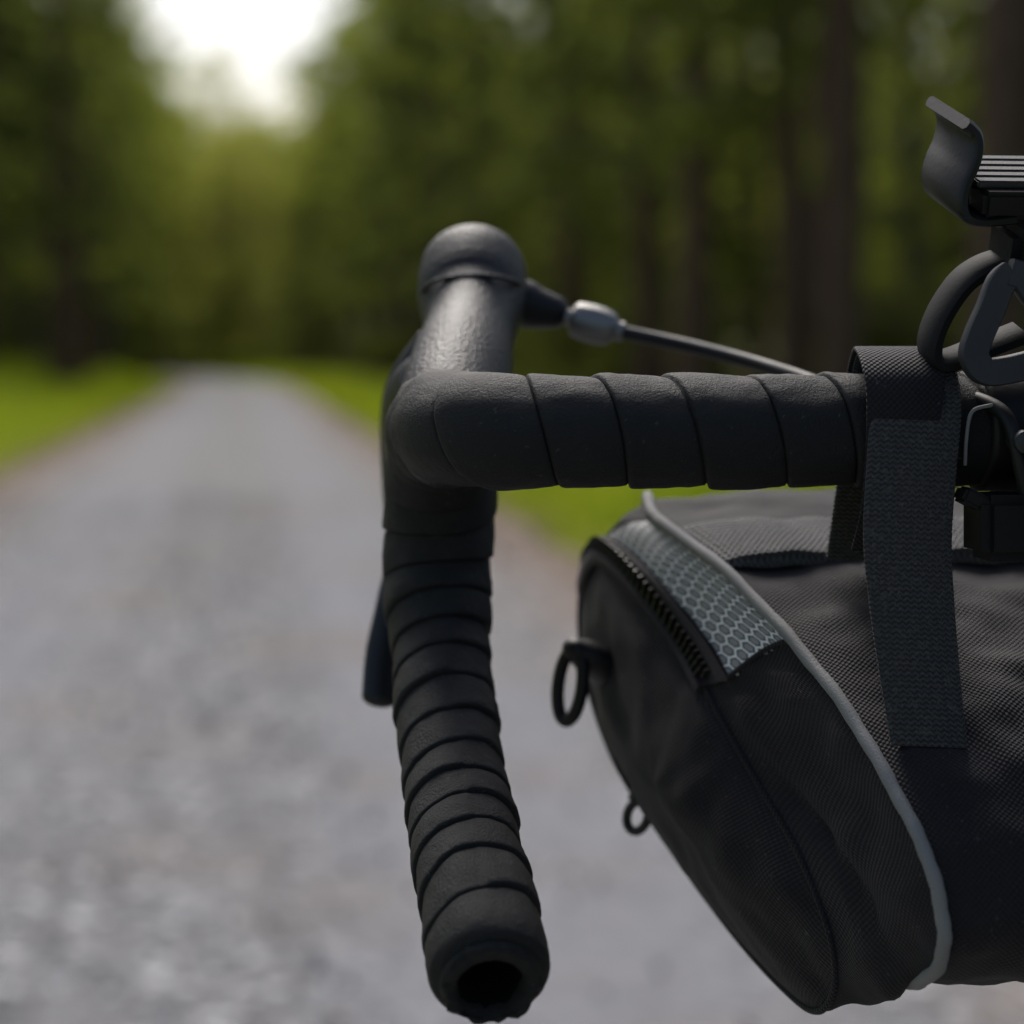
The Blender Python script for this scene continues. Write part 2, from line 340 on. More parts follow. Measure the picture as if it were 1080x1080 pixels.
# ================================================================== HANDLEBAR BAG
bag=empty('handlebar_bag')
A=[(.0520,.76,-.0590),(.0699,.715,-.0715),(.0876,.68,-.0898),(.1011,.65,-.1075),(.1111,.625,-.1264),(.1179,.61,-.1423),(.1215,.605,-.1586),(.1220,.61,-.1722),(.119,.63,-.184),
 (.112,.67,-.192),(.095,.72,-.192),(.078,.77,-.178),(.062,.80,-.15),(.052,.81,-.11),(.0505,.805,-.072),(.0505,.788,-.0535)]
R=[(.0327,.80,-.0722),(.0449,.765,-.0806),(.0595,.735,-.0996),(.0678,.71,-.1168),(.0797,.69,-.138),(.0893,.67,-.1548),(.0953,.658,-.1696),(.099,.655,-.1834),(.0997,.66,-.1965),
 (.0962,.672,-.2064),(.0896,.695,-.207),(.0762,.73,-.1979),(.0561,.765,-.1751),(.0379,.79,-.1492),(.0274,.81,-.117),(.0270,.82,-.0893)]
Rc=np.mean(np.array(R),axis=0)-Rt*.006
Ac=np.mean(np.array(A),axis=0)
def Sf(t,s):
    t=t%16
    if s<=1:
        a=cr(A,t,True); r=cr(R,t,True); p=a*(1-s)+r*s
        out=nrm((a+r)/2-(Ac+Rc)/2); return p+out*math.sin(math.pi*s)*.0045
    r=cr(R,t,True); s2=s-1; k=1-s2
    p=Rc+(r-Rc)*k
    return p-Rt*.013*math.sin(math.pi/2*min(1,s2*1.0))**.8 if s2>0 else p
def Sn(t,s):
    e=.02; d1=Sf(t+e,s)-Sf(t-e,s); d2=Sf(t,min(2,s+e))-Sf(t,max(0,s-e)); n=nrm(np.cross(d1,d2))
    ref=Sf(t,s)-(Ac+Rt*.05)
    return n if np.dot(n,ref)>0 else -n
def wr(p,amp=.0016):
    v=Vector(p); return amp*(noise.noise(v*38)+.5*noise.noise(v*95+Vector((3,1,2))))
def An(t):
    n=nrm(np.cross(cr(A,t+.02,True)-cr(A,t-.02,True),Rt)); return n if np.dot(n,cr(A,t,True)-Ac)>0 else -n
NT=256
ss=sorted(set([i/14 for i in range(15)]+[.79,.80]+[1+ (i/14) for i in range(1,14)]))
def build_shell(mirror):
    V=[];F=[];UV=[];MI=[];LU=[]
    sl=len(ss)
    arc=[0.]
    for i in range(NT): arc.append(arc[-1]+np.linalg.norm(cr(A,(i+1)/NT*16,True)-cr(A,i/NT*16,True)))
    PR=[]
    for si,s in enumerate(ss):
        for i in range(NT+1):
            t=(i%NT)/NT*16; p=Sf(t,s); n=Sn(t,min(s,1.95)); edge=min(1,abs(s-0)*6,abs(s-1)*6+.1)
            cre=-.0016*math.exp(-((s-1.0-.18*math.sin(t*1.1))/.05)**2) if s>1.02 else 0
            if .1<s<.95 and 2.6<t<9:
                cre+=.0014*math.sin(t*2.2+s*7)*math.sin(math.pi*s)
                cre-=.0034*math.exp(-((s-(.95-.10*(t-3)))/.07)**2)*math.sin(math.pi*min(1,max(0,(t-2.6)/5)))
            PR.append((np.dot(p,Hd),p[2]))
            am=.0026 if not (t<2.9 and s<.9) else .0010
            p=p+n*(wr(p,am)*edge+cre)
            if mirror:p=mir(p)
            V.append(W(p)); UV.append((arc[i],s*.055))
    for si in range(sl-1):
        for i in range(NT):
            f=(si*(NT+1)+i,si*(NT+1)+i+1,(si+1)*(NT+1)+i+1,(si+1)*(NT+1)+i); F.append(f)
            LU+= [UV[k] for k in f] if ss[si]<.999 else [PR[k] for k in f]
            t=(i+.5)/NT*16; s=(ss[si]+ss[si+1])/2
            MI.append(1 if (t<2.05+.75*s and s<.795) else 0)
    c=len(V); q=Sf(0,2.0); V.append(W(mir(q) if mirror else q)); pc=(np.dot(q,Hd),q[2])
    for i in range(NT):
        f=((sl-1)*(NT+1)+i,(sl-1)*(NT+1)+i+1); F.append(f+(c,)); LU+=[PR[f[0]],PR[f[1]],pc]; MI.append(0)
    base=len(V); NW=20; U2=[]
    for w in range(NW+1):
        for i in range(NT+1):
            t=(i%NT)/NT*16; a=cr(A,t,True); d=np.dot(Cc-a,Rt); p=a+Rt*d*w/NW; n=An(t)
            p=p+n*(wr(p,.0030)*min(1,w/3)+.003*math.sin(math.pi*min(1,w/NW)))
            if mirror:p=mir(p)
            V.append(W(p)); U2.append((arc[i],np.dot(p,Rt)))
    for w in range(NW):
        for i in range(NT):
            f=(w*(NT+1)+i,w*(NT+1)+i+1,(w+1)*(NT+1)+i+1,(w+1)*(NT+1)+i); LU+=[U2[k] for k in f]; F.append(tuple(base+k for k in f))
            t=(i+.5)/NT*16; MI.append(2 if (t>14.6 or t<.35) else 0)
    o=pmesh('bag_shell' if not mirror else 'bag_shell_far',V,F,[FAB,REF,FABTOP],bag,uv={'loops':LU},mi=MI)
    bm=bmesh.new(); bm.from_mesh(o.data); bmesh.ops.remove_doubles(bm,verts=bm.verts,dist=1e-6); bmesh.ops.recalc_face_normals(bm,faces=bm.faces); bm.to_mesh(o.data); bm.free()
    pl=[tuple(cr(A,i/8,True)+nrm(cr(A,i/8,True)-Ac)*(.0012+.0004*math.sin(i*.9)))+(.0021+.00012*math.sin(i*2.1),) for i in range(0,129)]
    tube('piping',pl,PIP,bag,n=12,per=1,caps=False,mirror=mirror)
    pl=[tuple(Sf(i/8,1.0)+Sn(i/8,1.0)*.0002)+(.0012,) for i in range(22,129)]
    tube('seam_cord',pl,FAB,bag,n=8,per=1,mirror=mirror)
    pl=[tuple(Sf(2.05+.75*(i/20*.8),i/20*.8)+Sn(2.05+.75*(i/20*.8),i/20*.8)*.0006)+(.0009,) for i in range(21)]
    tube('patch_hem',pl,FAB,bag,n=8,per=1,mirror=mirror)
    zt=[-.9+i*(3.6/120) for i in range(121)]
    V=[];F=[];UV=[]
    for i,t in enumerate(zt):
        for j,(s,hgt) in enumerate(((.79,.0002),(.81,.0014),(.86,.0014),(.87,.0004),(1.0,.0004),(1.01,.0014),(1.06,.0014),(1.08,.0002))):
            p=Sf(t,s)+Sn(t,s)*(hgt+.0012); p=mir(p) if mirror else p; V.append(W(p)); UV.append((s*.05,t*.028))
    for i in range(120):
        for j in range(7): F.append((i*8+j,i*8+j+1,(i+1)*8+j+1,(i+1)*8+j))
    pmesh('zip_tape',V,F,FABTOP,bag,uv=UV,recalc=True)
    V=[];F=[]; nt=66
    for i in range(nt):
        t=-.85+i*(3.45/nt); sc=.91 if i%2 else .96
        p=Sf(t,sc)+Sn(t,sc)*.0026; T=nrm(Sf(t+.02,sc)-Sf(t-.02,sc)); N=Sn(t,sc); B=np.cross(T,N); b=len(V)
        for dx in (-1,1):
            for dy in (-1,1):
                for dz in (-1,1):
                    k=.65 if dz>0 else 1
                    q=p+T*dx*.00055*k+B*dy*.0026*k+N*dz*.0012; q=mir(q) if mirror else q; V.append(W(q))
        for f in ((0,1,3,2),(4,6,7,5),(0,4,5,1),(2,3,7,6),(0,2,6,4),(1,5,7,3)): F.append(tuple(b+x for x in f))
    pmesh('zip_teeth',V,F,BLM,bag,smooth=False,recalc=True)
for m_ in (False,True): build_shell(m_)
V=[];F=[];UV=[]
for i in range(17):
    t=.30+i*(.72/16); a=cr(A,t,True); n=An(t); d=np.dot(Cc-a,Rt)
    for j in range(61):
        w=.001+(2*d-.002)*j/60; k=min(1,j/4,(60-j)/4); e=(.0056 if 0<i<16 else .001)*(.35+.65*k); p=a+Rt*w+n*(e+.0005*math.sin(j*1.1)); V.append(W(p)); UV.append((w,t*.032))
for i in range(16):
    for j in range(60): F.append((i*61+j,i*61+j+1,(i+1)*61+j+1,(i+1)*61+j))
pmesh('top_webbing',V,F,WEB,bag,uv=UV,recalc=True)
def strap(mirror):
    P=[(.1185,.712,-.068,.028),(.1205,.700,-.040,.028),(.1225,.690,-.014,.028),(.1228,.678,-.0022,.0283),(.1228,.666,-.0005,.0285),(.1228,.655,-.0045,.0285),(.1225,.6475,-.0165,.0285),(.1210,.6455,-.032,.028),(.1195,.6445,-.055,.0275),(.1205,.6430,-.075,.0265),(.1222,.6395,-.096,.025),(.1242,.6350,-.1165,.0235)]
    ribbon('mounting_strap',P,Rt+np.array((0,0,-.06)),.0019,WEB,bag,per=8,mirror=mirror)
    P2=[(.1165,.700,-.040,.020),(.1185,.690,-.010,.022),(.1195,.678,.0006,.024),(.1195,.664,.0018,.026),(.1195,.652,-.003,.026),(.1190,.646,-.012,.024),(.1180,.6475,-.030,.022),(.1165,.652,-.046,.020),(.1150,.662,-.060,.020)]
    ribbon('hook_and_loop_strap',P2,Rt,.0015,FAB,bag,per=8,mirror=mirror)
    S=crs(P,8); V=[];F=[]
    for i in range(260):
        k=random.uniform(18,len(S)-1.01); s=S[int(k)]*(1-k%1)+S[int(k)+1]*(k%1); sd=random.choice((-1,1))
        q0=s[:3]+Rt*sd*s[3]/2*random.uniform(.96,1.0); d=Rt*sd*random.uniform(.2,1)+np.array((0,-.4*random.random(),random.uniform(-1,1))); q1=q0+nrm(d)*random.uniform(.0006,.0018); o_=np.array((0,0,.00006)); b=len(V)
        for q in (q0-o_,q0+o_,q1+o_,q1-o_): V.append(W(mir(q) if mirror else q))
        F.append((b,b+1,b+2,b+3))
    pmesh('strap_fibres',V,F,WEB,bag,uv=[(0,0)]*len(V))
strap(False); strap(True)
def ringo(name,c,rx,rz,r,ax1,ax2,mat,mirror):
    V=[];F=[];n=40;k=10; a1=nrm(ax1);a2=nrm(ax2); a3=np.cross(a1,a2)
    for i in range(n):
        a=2*math.pi*i/n; d=a1*math.cos(a)*rx+a2*math.sin(a)*rz; dn=nrm(a1*math.cos(a)/rx+a2*math.sin(a)/rz)
        for j in range(k):
            b=2*math.pi*j/k; q=np.array(c)+d+dn*r*math.cos(b)+a3*r*math.sin(b); q=mir(q) if mirror else q; V.append(W(q))
    for i in range(n):
        for j in range(k): F.append((i*k+j,((i+1)%n)*k+j,((i+1)%n)*k+(j+1)%k,i*k+(j+1)%k))
    pmesh(name,V,F,mat,bag,recalc=True)
for m_ in (False,True):
    ringo('d_ring',(.0210,.770,-.1190),.0054,.0130,.0024,(.75,-.6,0),(.12,0,1),PLB,m_)
    tube('d_ring_tab',[(.0225,.770,-.1060,.0042,.005),(.0275,.774,-.109,.0060,.009),(.034,.780,-.114,.007,.012)],PLB,bag,n=16,round_end=True,mirror=m_)
    ringo('zip_pull_ring',(.0450,.766,-.1655),.0044,.0054,.0017,(.8,-.6,0),(.2,0,1),BLM,m_)
    tube('zip_pull_tab',[(.0445,.766,-.1600,.002,.004),(.047,.768,-.1520,.002,.004)],PLB,bag,n=10,mirror=m_)

# ================================================================== PHONE HOLDER
ph=empty('phone_holder')
ext=np.array((-.0063,.030,.0113)); exd=nrm(ext); ew=np.linalg.norm(ext)
def sh(pts,w,k=.5,o=(0,0,0)): return [(x+ext[0]*k+o[0],y+ext[1]*k+o[1],z+ext[2]*k+o[2],w) for (x,y,z) in pts]
yb=.640; off=(.0016,0,-.0045)
for m_ in (False,True):
    jaw=sh([(.1352,yb,.0736),(.1368,yb,.0724),(.1386,yb,.0700),(.1390,yb,.0660),(.1378,yb,.0610),(.1356,yb,.0560),(.1344,yb,.0510),(.1352,yb,.0462),(.1395,yb,.0442),(.150,yb,.0450)],ew,.5,off)
    ribbon('clamp_jaw',jaw,exd,.0036,PLB,ph,per=6,mirror=m_)
    for k in range(5):
        q=np.array((.161,yb+.002,.0510))+ext*(.1+.2*k)
        box('platform_ridge',mir(q) if m_ else q,(Rt,exd,np.cross(Rt,exd)),(.042,.0045,.0022),PLG,ph,.0005)
    loop=[(.156,.655,.0290,.014),(.1480,.655,.0285,.014),(.1390,.655,.0235,.014),(.1320,.655,.0140,.014),(.1285,.655,.0050,.014),(.1290,.655,-.0005,.013),(.1335,.655,-.0015,.012),(.1430,.655,.0020,.012),(.156,.655,.0070,.012)]
    ribbon('rubber_loop',loop,exd,.0046,PLM,ph,per=6,mirror=m_)
    arm=[(.150,.640,.0245,.005),(.1465,.640,.0215,.005),(.1435,.640,.0140,.005),(.1400,.640,.0060,.005),(.1385,.640,.0000,.005),(.1415,.640,-.0045,.005),(.1475,.640,-.0045,.005),(.160,.640,-.0015,.005)]
    ribbon('support_arm',arm,(Hd),.0085,PLG,ph,per=6,mirror=m_)
    arm2=[(.149,.640,.0250,.005),(.1530,.640,.0235,.005),(.156,.640,.0190,.005),(.160,.640,.0150,.005)]
    ribbon('support_arm_upper',arm2,(Hd),.0085,PLG,ph,per=6,mirror=m_)
box('platform',np.array(Cc)+np.array((0,-.033,.0445))+ext*.5,(Rt,exd,np.cross(Rt,exd)),(.078,ew,.0085),PLB,ph,.0015)
box('pivot_block',tuple(Cc+np.array((0,-.020,.034))),(Rt,exd,np.cross(Rt,exd)),(.062,.022,.014),PLM,ph,.003)
tube('ball_joint',[tuple(Cc+np.array((0,-.018,.030)))+(.026,.015),tuple(Cc+np.array((0,-.01,.010)))+(.017,.014),tuple(Cc+np.array((0,0,-.006)))+(.018,.014)],PLM,ph,n=28)
tube('bar_clamp',[cp(0,zc,-.010)+(.0225,),cp(0,zc,.010)+(.0225,)],PLB,ph,n=32)

# ================================================================== SETTING
def vc(u): 
    return -((u-70)**2)/420 if u>70 else 0.
def sm(x): x=max(0,min(1,x)); return x*x*(3-2*x)
def gh(u,v):
    w=v-vc(min(u,140)); z=0
    if w>2.3: z=.28*sm((w-2.3)/2)+.5*sm((w-4)/14)
    if w<-2.5: z=.75*sm((-w-2.5)/4.5)+.6*sm((-w-6)/14)
    k=min(1,max(0,(abs(w)-2.5)/2))
    z+=k*(.10*noise.noise(Vector((u*.5,v*.5,0)))+.25*noise.noise(Vector((u*.09,v*.09,5))))
    z+=9*sm((u-118)/110)      # wooded rise beyond the bend
    return z
def G(u,v): p=Hd*u+Rt*v; return (p[0],p[1],gh(u,v))
us=[-60,-50,-40,-32,-26,-20,-15,-10]+[-8+i*1.0 for i in range(158)]+[155,165,180,200,230,270,330,420,600,900,1500]
vs=sorted([-1500,-800,-400,-250,-160,-110,-80]+[-60+i*2 for i in range(25)]+[-11.5+i*.5 for i in range(47)]+[12.5+i*2 for i in range(25)]+[70,90,130,200,300,500,900,1500])
V=[];UV=[];F=[]
for u in us:
    for v in vs: V.append(G(u,v)); UV.append((u,v-vc(min(u,140))))
n=len(vs)
for i in range(len(us)-1):
    for j in range(n-1): F.append((i*n+j,i*n+j+1,(i+1)*n+j+1,(i+1)*n+j))
def m_ground():
    m=M('forest_ground'); uv=m.co('UV'); s=m.n('ShaderNodeSeparateXYZ'); m.l(uv,s.inputs[0])
    g=m.n('ShaderNodeNewGeometry').outputs['Position']; n1=m.noise(g,.8,3); n2=m.noise(g,9,4)
    w=m.math('ADD',s.outputs[1],m.math('MULTIPLY',m.math('SUBTRACT',n1,.5),2.2))
    w01=m.math('MULTIPLY_ADD',w,1/30,.5)
    def P(v): return .5+v/30
    dirt=m.mix(n2,(.080,.050,.030),(.18,.12,.08)); grass=m.mix(n2,(.11,.17,.020),(.23,.30,.04)); floor=m.mix(n2,(.045,.033,.013),(.11,.080,.03))
    fl=m.mix(m.ramp(n1,[(.45,(0,0,0)),(.6,(1,1,1))]),floor,(.06,.08,.02))
    a=m.ramp(w01,[(P(-9),(0,0,0)),(P(-7),(1,1,1)),(P(3.2),(1,1,1)),(P(4.2),(0,0,0))])
    c=m.mix(a,fl,grass)
    b=m.ramp(w01,[(P(-2.8),(0,0,0)),(P(-2.2),(1,1,1)),(P(1.9),(1,1,1)),(P(2.4),(0,0,0))])
    c=m.mix(b,c,dirt)
    m.bsdf(c,.95,0,.15,height=n2,dist=.03); return m.m
pmesh('ground',V,F,m_ground(),uv=UV)
def m_road():
    m=M('gravel_road'); uv=m.co('UV'); s=m.n('ShaderNodeSeparateXYZ'); m.l(uv,s.inputs[0])
    g=m.n('ShaderNodeNewGeometry').outputs['Position']
    big=m.noise(g,.9,4); mid=m.noise(g,6,5,.7); st=m.noise(m.vm('MULTIPLY',uv,(.15,1.6,1)).outputs[0],1.3,3)
    vo=m.n('ShaderNodeTexVoronoi'); vo.inputs['Scale'].default_value=34; m.l(g,vo.inputs['Vector'])
    vs_=m.n('ShaderNodeSeparateColor'); m.l(vo.outputs['Color'],vs_.inputs[0]); cell=vs_.outputs[0]
    base=m.mix(cell,(.075,.075,.078),(.27,.27,.275)); base=m.mix(m.math('GREATER_THAN',cell,.94),base,(.58,.58,.58))
    base=m.mix(m.math('MULTIPLY',m.ramp(mid,[(.4,(0,0,0)),(.6,(1,1,1))]),.42),base,(.095,.089,.085))
    pave=m.mix(m.ramp(mid,[(.35,(0,0,0)),(.65,(1,1,1))]),(.145,.146,.158),(.212,.213,.226))
    pave=m.mix(m.math('MULTIPLY',cell,.22),pave,(.26,.26,.27))
    # two wheel tracks pressed smooth, looser stone between and beside them
    tr=m.math('ABSOLUTE',m.math('SUBTRACT',m.math('ABSOLUTE',m.math('ADD',s.outputs[1],.17)),.72))
    trk=m.ramp(m.math('ADD',tr,m.math('MULTIPLY',m.math('SUBTRACT',st,.5),.6)),[(.18,(.95,.95,.95)),(.46,(.08,.08,.08))])
    base=m.mix(trk,base,pave)
    warm=m.math('MULTIPLY',m.ramp(big,[(.50,(0,0,0)),(.68,(1,1,1))]),.5)
    base=m.mix(warm,base,m.mix(mid,(.13,.098,.078),(.23,.185,.15)))
    av=m.math('ABSOLUTE',m.math('ADD',s.outputs[1],.17)); e=m.math('ADD',av,m.math('MULTIPLY',m.math('SUBTRACT',mid,.5),.8))
    ed=m.ramp(m.math('MULTIPLY',e,.5),[(.60,(0,0,0)),(.90,(1,1,1))])
    base=m.mix(m.math('MULTIPLY',ed,.88),base,m.mix(mid,(.11,.072,.048),(.22,.155,.115)))
    h=m.math('ADD',vo.outputs['Distance'],mid)
    m.bsdf(base,.9,0,.25,height=h,dist=.008); return m.m
V=[];UV=[];F=[]; ru=[-40+i*.5 for i in range(312)]
for u in ru:
    c=vc(u); l=-2.05+.14*noise.noise(Vector((u*.9,0,0))); r=1.72+.16*noise.noise(Vector((u*.8,9,0)))
    for k in range(9):
        v=l+(r-l)*k/8; p=Hd*u+Rt*(v+c); V.append((p[0],p[1],.004+ (0.018*math.sin(math.pi*k/8)))); UV.append((u,v))
for i in range(len(ru)-1):
    for j in range(8): F.append((i*9+j,i*9+j+1,(i+1)*9+j+1,(i+1)*9+j))
pmesh('gravel_road',V,F,m_road(),uv=UV)
V=[];F=[]
for i in range(5200):
    u=random.uniform(2.4,16); v=random.choice([random.uniform(-2.1,-.6),random.uniform(-2.1,1.9),random.uniform(-.5,.3)])
    r=random.choice([.005,.006,.007,.010,.014]); p=Hd*u+Rt*v; b=len(V); a=random.random()*3
    z0=.02*math.sin(math.pi*(v+2.05)/3.77) if -2.05<v<1.72 else 0
    for d in ((1,0,0),(0,1,0),(-1,0,0),(0,-1,0),(0,0,.8),(0,0,-.5)):
        k=random.uniform(.7,1.3)*r; x=d[0]*math.cos(a)-d[1]*math.sin(a); y=d[0]*math.sin(a)+d[1]*math.cos(a)
        V.append((p[0]+x*k,p[1]+y*k,z0+.004+r*.3+d[2]*k))
    for f in ((0,1,4),(1,2,4),(2,3,4),(3,0,4),(1,0,5),(2,1,5),(3,2,5),(0,3,5)): F.append(tuple(b+x for x in f))
mg=M('loose_stone'); gg=mg.n('ShaderNodeNewGeometry'); mg.bsdf(mg.ramp(gg.outputs['Random Per Island'],[(0,(.09,.09,.09)),(.6,(.25,.25,.25)),(.85,(.35,.30,.26)),(1,(.75,.75,.75))]),.8)
pmesh('gravel_stones',V,F,mg.m,smooth=False)

def qmesh(name,Vs,Qs,MIs,mats):
    V=np.concatenate(Vs); off=0; Q=[]
    for v,q in zip(Vs,Qs): Q.append(q+off); off+=len(v)
    Q=np.concatenate(Q).astype(np.int32); mi=np.concatenate([np.full(len(q),m,np.int32) for q,m in zip(Qs,MIs)])
    me=bpy.data.meshes.new(name); me.vertices.add(len(V)); me.vertices.foreach_set('co',V.astype(np.float32).ravel())
    me.loops.add(len(Q)*4); me.loops.foreach_set('vertex_index',Q.ravel()); me.polygons.add(len(Q))
    me.polygons.foreach_set('loop_start',np.arange(0,len(Q)*4,4,dtype=np.int32))
    for m in mats: me.materials.append(m)
    me.polygons.foreach_set('material_index',mi); me.update(calc_edges=True); me.validate(); return me
def ru_(n):
    a=rng.normal(size=(n,3)); return a/np.linalg.norm(a,axis=1,keepdims=True)
def leaves(c,size,asp=.55,flat=0.):
    n=len(c); a=ru_(n); a[:,2]*=(1-flat*.7); a/=np.linalg.norm(a,axis=1,keepdims=True); b=np.cross(a,ru_(n)); b/=np.linalg.norm(b,axis=1,keepdims=True)+1e-9
    sz=size*rng.uniform(.6,1.3,(n,1)); V=np.stack([c+a*sz*.5,c+b*sz*.5*asp,c-a*sz*.5,c-b*sz*.5*asp],1).reshape(-1,3)
    return V,np.arange(4*n).reshape(n,4)
def ntube(P,r,k=8):
    P=np.array(P,float); m=len(P); V=[]
    for i in range(m):
        t=nrm(P[min(i+1,m-1)]-P[max(0,i-1)]); u=np.array((1.,0,0)) if abs(t[0])<.9 else np.array((0,1.,0)); N=nrm(np.cross(t,u)); B=np.cross(t,N)
        for j in range(k):
            a=2*math.pi*j/k; V.append(P[i]+(N*math.cos(a)+B*math.sin(a))*r[i])
    Q=[(i*k+j,i*k+(j+1)%k,(i+1)*k+(j+1)%k,(i+1)*k+j) for i in range(m-1) for j in range(k)]
    return np.array(V),np.array(Q)
def spruce(name,h,cb,rmax,tr,mats,dens=1.):
    Vs=[];Qs=[];Ms=[]
    zz=np.linspace(0,h,14); wob=np.stack([.05*np.sin(zz*.7),.05*np.cos(zz*.5),zz-.1],1); rr=tr*(1-zz/h*.93)+.02; rr[0]*=1.35
    v,q=ntube(wob,rr,10); Vs.append(v);Qs.append(q);Ms.append(0); cs=[]
    z=.9
    while z<h-.3:
        live=z>cb; f=max(0,(z-cb)/(h-cb))
        for b in range(4 if live else 2):
            az=rng.uniform(0,2*math.pi); L=(rmax*(1-f)**.75*rng.uniform(.65,1.1)+.25) if live else rng.uniform(.3,1.3)
            d=np.array((math.cos(az),math.sin(az),0)); pts=[np.array((0,0,z))+d*L*s+np.array((0,0,L*(.12*s-.38*s*s))) for s in (0,.35,.7,1)]
            v,q=ntube(pts,[.03*(1-f*.6),.02,.012,.004],3); Vs.append(v);Qs.append(q);Ms.append(0)
            if live:
                n=int(L*9*dens)+1; s=rng.uniform(.15,1.02,n)**.8; side=rng.normal(0,1,n)*.26*(1.15-s)*min(L,2)/1.3
                pc=np.array((0,0,z))+d*L*s[:,None]+np.outer(side,(-d[1],d[0],0)); pc[:,2]+=L*(.12*s-.38*s*s)-np.abs(rng.normal(0,.10,n))-.06; cs.append(pc)
        z+=rng.uniform(.36,.62)
    v,q=leaves(np.concatenate(cs),.42,.45,.3); Vs.append(v);Qs.append(q);Ms.append(1)
    return qmesh(name,Vs,Qs,Ms,mats)
def broad(name,h,cb,rmax,tr,mats,ncl=70,nl=38,ls=.23):
    Vs=[];Qs=[];Ms=[]
    zz=np.linspace(0,h*.9,10); P=np.stack([.12*np.sin(zz*.5),.15*np.sin(zz*.4+1)-.12,zz-.1],1); v,q=ntube(P,tr*(1-zz/h)+.02,9); Vs.append(v);Qs.append(q);Ms.append(0); cs=[]
    for i in range(ncl):
        f=rng.random()**.85; z=cb+(h-cb)*f; R_=rmax*math.sin(math.pi*(.18+.78*f))**.7; az=rng.uniform(0,6.283); r=R_*rng.uniform(.35,1.)
        c=np.array((math.cos(az)*r,math.sin(az)*r,z)); base=np.array((0,0,max(cb*.7,z-r*.8)))
        if i%2==0:
            mid=(base+c)/2+np.array((0,0,-.1*r)); v,q=ntube([base,mid,c],[.05*(1-f)+.015,.025,.006],4); Vs.append(v);Qs.append(q);Ms.append(0)
        k=int(nl*rng.uniform(.5,1.4)); s=rng.uniform(.3,.75); cs.append(c+rng.normal(0,1,(k,3))*np.array((s,s,s*.45))*.75)
    v,q=leaves(np.concatenate(cs),ls,.6,.5); Vs.append(v);Qs.append(q);Ms.append(1)
    return qmesh(name,Vs,Qs,Ms,mats)
def bush(name,h,mats,n=600,ls=.15):
    Vs=[];Qs=[];Ms=[];cs=[]
    for i in range(14):
        az=rng.uniform(0,6.283); L=h*rng.uniform(.6,1.1); d=np.array((math.cos(az)*.5,math.sin(az)*.5,1)); P=[d*L*s+np.array((0,0,-.25*L*s*s)) for s in (0,.3,.65,1)]
        v,q=ntube(P,[.012,.009,.006,.003],3); Vs.append(v);Qs.append(q);Ms.append(0)
        s=rng.uniform(.25,1.05,n//14); pc=d*L*s[:,None]; pc[:,2]-=.25*L*s*s; cs.append(pc+rng.normal(0,.16*h*.5,(n//14,3)))
    v,q=leaves(np.concatenate(cs),ls,.6,.4); Vs.append(v);Qs.append(q);Ms.append(1)
    return qmesh(name,Vs,Qs,Ms,mats)
BK1=m_bark('spruce_bark',(.075,.046,.030),(.18,.115,.078)); BK2=m_bark('beech_bark',(.07,.06,.045),(.16,.14,.12))
LF1=m_leaf('spruce_needles',(.068,.090,.030),(.20,.23,.058),.45); LF2=m_leaf('broad_leaves',(.15,.19,.035),(.33,.36,.07),.5)
LF3=m_leaf('undergrowth_leaves',(.075,.09,.025),(.20,.22,.05),.45); LF4=m_leaf('painted_sunlit_leaves',(.30,.34,.08),(.52,.52,.16),.55)  # road-end foliage: sunlight through the leaves is painted into the brighter colour
SP=[spruce('spruce_mesh_a',14,2.6,2.5,.18,[BK1,LF1]),spruce('spruce_mesh_b',15,3.6,2.3,.20,[BK1,LF1]),spruce('spruce_mesh_c',12,1.0,2.3,.15,[BK1,LF1]),spruce('spruce_mesh_d',15,5.0,2.1,.19,[BK1,LF1])]
BR=[broad('beech_mesh_a',13,2.2,3.0,.15,[BK2,LF2]),broad('beech_mesh_b',10,1.2,2.6,.11,[BK2,LF2],60,38),broad('beech_mesh_c',14,4,3.4,.18,[BK2,LF2],90,42)]
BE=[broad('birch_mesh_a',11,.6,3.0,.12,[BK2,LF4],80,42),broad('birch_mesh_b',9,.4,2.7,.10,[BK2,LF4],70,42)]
BU=[bush('bush_mesh_a',1.1,[BK2,LF3]),bush('bush_mesh_b',1.7,[BK2,LF3],800)]
used=[]
def put(name,me,u,v,sc=1,parent=None,rel=True):
    if rel: v=v+vc(min(u,135))
    o=bpy.data.objects.new(name,me); o.location=Vector(G(u,v))-Vector((0,0,.05)); o.scale=(sc*random.uniform(.9,1.1),)*2+(sc,); 
    o.rotation_euler=(random.gauss(0,.015),random.gauss(0,.015),random.uniform(0,6.28)); link(o,parent); used.append((u,v)); return o
for (u,v,k,s) in [(22,4.7,3,.95),(20.5,5.35,1,.8),(17.5,5.05,3,.9),(14.5,5.25,3,1.05),(48,5.2,1,1.0),(30,5.7,1,.9),(26,7.2,3,1.0),(37,5.6,0,1.0),(62,5.0,0,1.),(56,-4.6,3,1.4),(54,-6.3,1,1.1),(44,-6.2,0,1.),(74,-4.9,0,1.05),(72,5.0,0,1.1),(64,-4.8,0,1.15),(54,4.9,0,1.0),(25,9.2,2,.8),(31,7.6,2,.85),(22,8.4,2,.7),(41,6.6,2,.9)]:
    put('spruce_tree',SP[k],u,v,s)
for (u,v,k,s) in [(66,-6.4,0,1.2),(40,8,1,1.),(50,7.4,0,.9),(30,9.8,1,1.1),(24,11,1,.9),(60,7.2,2,1.1)]:
    put('beech_tree',BR[k],u,v,s)
